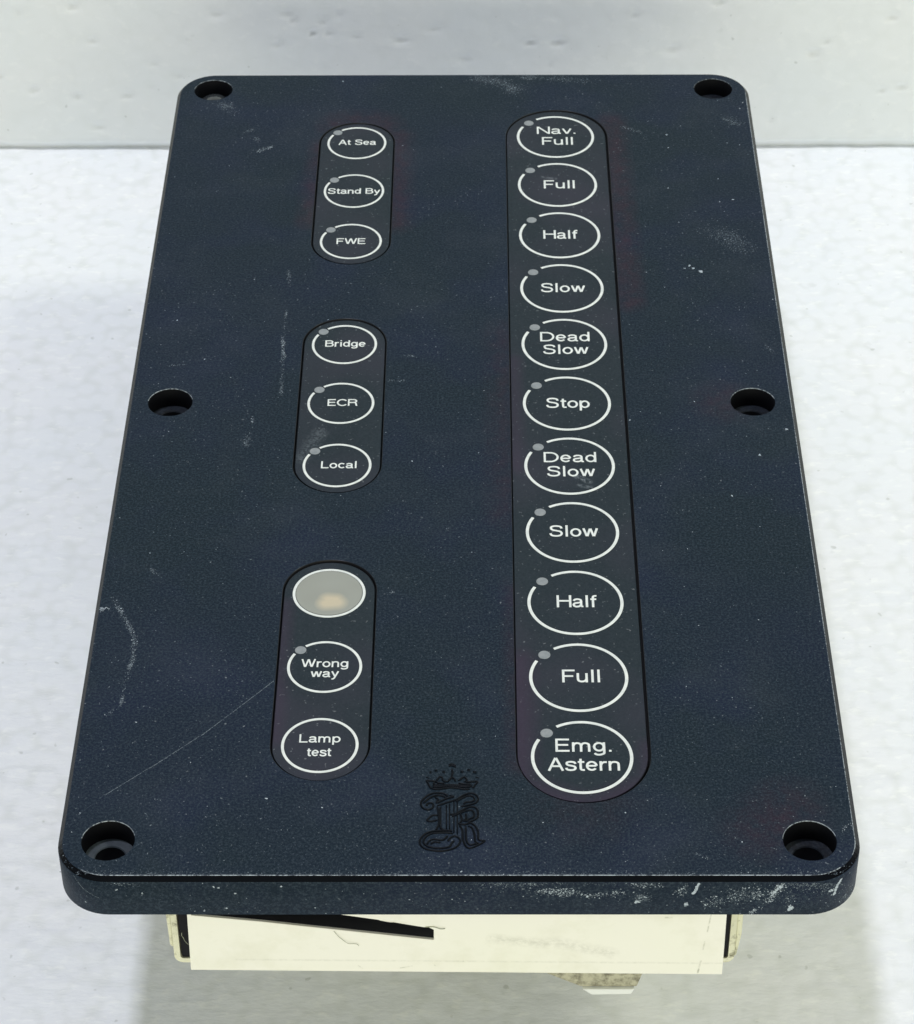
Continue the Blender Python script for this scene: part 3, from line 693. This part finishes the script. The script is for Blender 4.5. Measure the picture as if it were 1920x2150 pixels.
SM = [[("At Sea", -30.33, -21.6, 212.1, 2.2)], [("Stand By", -31.95, -20.25, 191.85, 2.2)], [("FWE", -29.23, -22.8, 172.05, 2.2)],
      [("Bridge", -30.1, -21.75, 134.6, 2.2)], [("ECR", -28.8, -22.75, 114.6, 2.2)], [("Local", -29.25, -22.3, 94.7, 2.2)],
      [], [("Wrong", -30.35, -21.9, 38.05, 2.1), ("way", -28.55, -23.45, 35.45, 2.1)], [("Lamp", -29.75, -22.55, 18.95, 2.05), ("test", -28.4, -23.9, 15.62, 2.05)]]
SML = ["small button marked At Sea", "small button marked Stand By", "small button marked FWE", "small button marked Bridge", "small button marked ECR", "small button marked Local",
       "round grey lamp window without any lettering", "small button marked Wrong way", "small button marked Lamp test, ring without a gap"]
for i, ln in enumerate(SM):
    gap = None if i in (6, 8) else (124, 148.5)
    o = button(strips[i // 3], -26.13, SY[i], 6.75, .52, gap, 0 if gap is None else 1.02, 6.25, ln, blank=(i == 6))
    if i == 6: o.name = "lamp_window"
    o['label'] = SML[i]

# embossed crowned monogram: rounded ridges half sunk in the faceplate
def tube(paths, r, z, name, m, parent=None, seg=6, closed=False, yscale=1.0):
    vs, fs = [], []
    for path in paths:
        P3 = [Vector((p[0], p[1], p[2] if len(p) > 2 else z)) for p in path]
        # Catmull-Rom refinement
        if len(P3) > 2:
            Q = []
            for i in range(len(P3) - 1):
                p0 = P3[max(i - 1, 0)]; p1 = P3[i]; p2 = P3[i + 1]; p3 = P3[min(i + 2, len(P3) - 1)]
                for k in range(4):
                    t = k / 4
                    Q.append(.5 * ((2 * p1) + (p2 - p0) * t + (2 * p0 - 5 * p1 + 4 * p2 - p3) * t * t + (3 * p1 - p0 - 3 * p2 + p3) * t ** 3))
            Q.append(P3[-1]); P3 = Q
        base = len(vs)
        for i, p in enumerate(P3):
            d = (P3[min(i + 1, len(P3) - 1)] - P3[max(i - 1, 0)]).normalized()
            up = Vector((0, 0, 1)) if abs(d.z) < .9 else Vector((0, 1, 0))
            s = d.cross(up).normalized(); u = s.cross(d)
            rr = r * (.55 if i in (0, len(P3) - 1) else 1)
            for j in range(seg):
                a = 2 * math.pi * j / seg
                q = p + (s * math.cos(a) + u * math.sin(a)) * rr
                vs.append(tuple(q))
        for i in range(len(P3) - 1):
            for j in range(seg):
                fs.append((base + i * seg + j, base + i * seg + (j + 1) % seg, base + (i + 1) * seg + (j + 1) % seg, base + (i + 1) * seg + j))
        fs.append(tuple(base + j for j in range(seg))[::-1]); fs.append(tuple(base + (len(P3) - 1) * seg + j for j in range(seg)))
    me = mesh_from(vs, fs, name)
    bm = bmesh.new(); bm.from_mesh(me); bmesh.ops.recalc_face_normals(bm, faces=bm.faces); bm.to_mesh(me); bm.free()
    return link(name, me, m, parent, True)
cr = tube([l if i < 11 else [(p[0], p[1] + d) for p in l] for i, l in enumerate(CREST[:19]) for d in ((0,) if i < 11 else (-.12, .18))], .20, .0, "crown_emblem", M_gloss, None, 8); adopt(cr)
cr.data.materials[0] = M_relief
cr['label'] = "embossed crown with pearls above the monogram"
mo = tube([l for l in CREST[19:]], .205, .0, "monogram_emblem", M_gloss, None, 8); adopt(mo)
mo.data.materials[0] = M_relief
mo['label'] = "embossed entwined blackletter monogram"

# ---------- cream metal housing
def prism(name, prof, axis_, a0, a1, m, bevel=.15, holes=()):
    """extrude an x-z outline (with holes) from y=a0 to y=a1"""
    bm = bmesh.new()
    loops = [prof] + list(holes)
    F3 = [[bm.verts.new((x * MM, a0 * MM, z * MM)) for x, z in l] for l in loops]
    B3 = [[bm.verts.new((x * MM, a1 * MM, z * MM)) for x, z in l] for l in loops]
    flatF = [v for l in F3 for v in l]; flatB = [v for l in B3 for v in l]
    tri = tessellate_polygon([[Vector((x, z, 0)) for x, z in l] for l in loops])
    for t in tri:
        bm.faces.new([flatF[i] for i in t]); bm.faces.new([flatB[i] for i in reversed(t)])
    for f_, b_ in zip(F3, B3):
        n = len(f_)
        for i in range(n): bm.faces.new((f_[i], f_[(i + 1) % n], b_[(i + 1) % n], b_[i]))
    bmesh.ops.recalc_face_normals(bm, faces=bm.faces)
    me = bpy.data.meshes.new(name); bm.to_mesh(me); bm.free()
    o = link(name, me, m)
    if bevel:
        md = o.modifiers.new("edge", 'BEVEL'); md.width = bevel * MM; md.segments = 2; md.limit_method = 'ANGLE'; md.angle_limit = math.radians(40)
    return adopt(o)
front = prism("front_panel", [(-47.70, -9.0), (43.22, -9.0), (43.33, -27.5), (-48.06, -26.33)], 1, -10.0, -9.45, M_cream, .24,
              [[(-47.1, -12.35), (-35.2, -13.97), (-20, -16.4), (-6.2, -18.6), (-6.17, -16.0), (-7.0, -15.4), (-7.9, -15.35), (-9.0, -15.1), (-15, -13.6), (-22.75, -12.0), (-35, -10.6), (-47.1, -9.9)]])
front['label'] = "cream front panel with a slanting dark slot at its upper left"
# ragged torn flap edge and bits on the upper lip of the slot
tr = tube([[(-15.5, -9.9, -13.45), (-13.5, -9.95, -13.95), (-12.3, -9.9, -13.9), (-11.4, -9.95, -14.35), (-10.2, -9.9, -14.25), (-9.4, -9.95, -14.75)]], .13, 0, "torn_edge", M_cream); adopt(tr)
fl = tube([[(-7.6, -10.05, -15.25), (-6.8, -10.1, -15.15), (-6.0, -10.1, -15.2), (-5.0, -10.2, -15.55), (-4.2, -10.15, -15.5)]], .07, 0, "paint_burr", M_fibre); adopt(fl)

def tray_profile(xl, xr, zt, zb, t, rad, n=8):
    def arc(cx, cz, r, a0, a1): return [(cx + r * math.cos(math.radians(a0 + (a1 - a0) * i / n)), cz + r * math.sin(math.radians(a0 + (a1 - a0) * i / n))) for i in range(n + 1)]
    out = [(xl, zt)] + arc(xl + rad, zb + rad, rad, 180, 270) + arc(xr - rad, zb + rad, rad, 270, 360) + [(xr, zt)]
    ri = max(rad - t, .2)
    inn = [(xr - t, zt)] + arc(xr - t - ri, zb + t + ri, ri, 360, 270) + arc(xl + t + ri, zb + t + ri, ri, 270, 180) + [(xl + t, zt)]
    return out + inn
tray = prism("housing_tray", tray_profile(-51.5, 45.85, -9.05, -30.3, 1.05, 1.7), 1, -4.9, 236, M_grime, .12)
tray['label'] = "grimy cream side walls and bottom of the metal box"
sd = prism("side_cover", [(45.95, -9.05), (46.95, -9.05), (46.9, -24.0), (46.3, -29.2), (45.95, -29.6)], 1, -4.2, 236, M_grime, .2)
sd2 = prism("side_cover", [(-52.6, -9.05), (-51.6, -9.05), (-51.6, -27.2), (-52.2, -26.6)], 1, -4.2, 236, M_grime, .2)
core = prism("dark_filler", [(-50.2, -9.1), (44.6, -9.1), (44.6, -29.2), (-50.2, -29.2)], 1, -4.6, 234, M_dark, 0)  # black filler block standing in for the shade inside the box
lower = prism("lower_housing", rrect(-44, 30, ZF + .02, -30.4, 2.5, 6), 1, 58, 222, M_cream, 0)
br = prism("mounting_bracket", [(9.5, -30.35), (33.6, -30.35), (29.9, -44.9), (19.6, -44.9), (12.2, -40.6)], 1, 2, 12, M_bracket, .25)
br['label'] = "grimy tan bracket below the front panel"
pad = prism("foot_pad", [(19.9, -44.95), (29.5, -44.95), (29.0, -46.3), (21.6, -46.5)], 1, 1.4, 12.4, M_pad, .3)
pad.parent = br; pad.location = (0, 0, 0)

# lint on the box
h1 = tube([[(-23.13, -10.1, -16.17), (-22.43, -10.25, -17.27), (-21.73, -10.2, -18.26), (-20.78, -10.3, -19.11), (-19.81, -10.15, -19.36), (-19.2, -10.2, -19.48), (-18.97, -10.1, -20.03)]],
          .045, 0, "lint_fibre", M_fibre)
h1['label'] = "fine curved grey fibre stuck on the cream front below the slot"; h1['category'] = "fibre"
h2 = tube([[(-49.12, -9.0, -17.83), (-49.17, -9.1, -18.43), (-48.92, -9.2, -18.91), (-48.63, -9.6, -19.32), (-48.0, -10.1, -19.7)]], .05, 0, "lint_fibre", M_fibre)
h2['label'] = "tiny pale hooked fibre across the dark gap at the box's left edge"; h2['category'] = "fibre"
for h in (h1, h2): h['group'] = "fibres clinging to the box front"
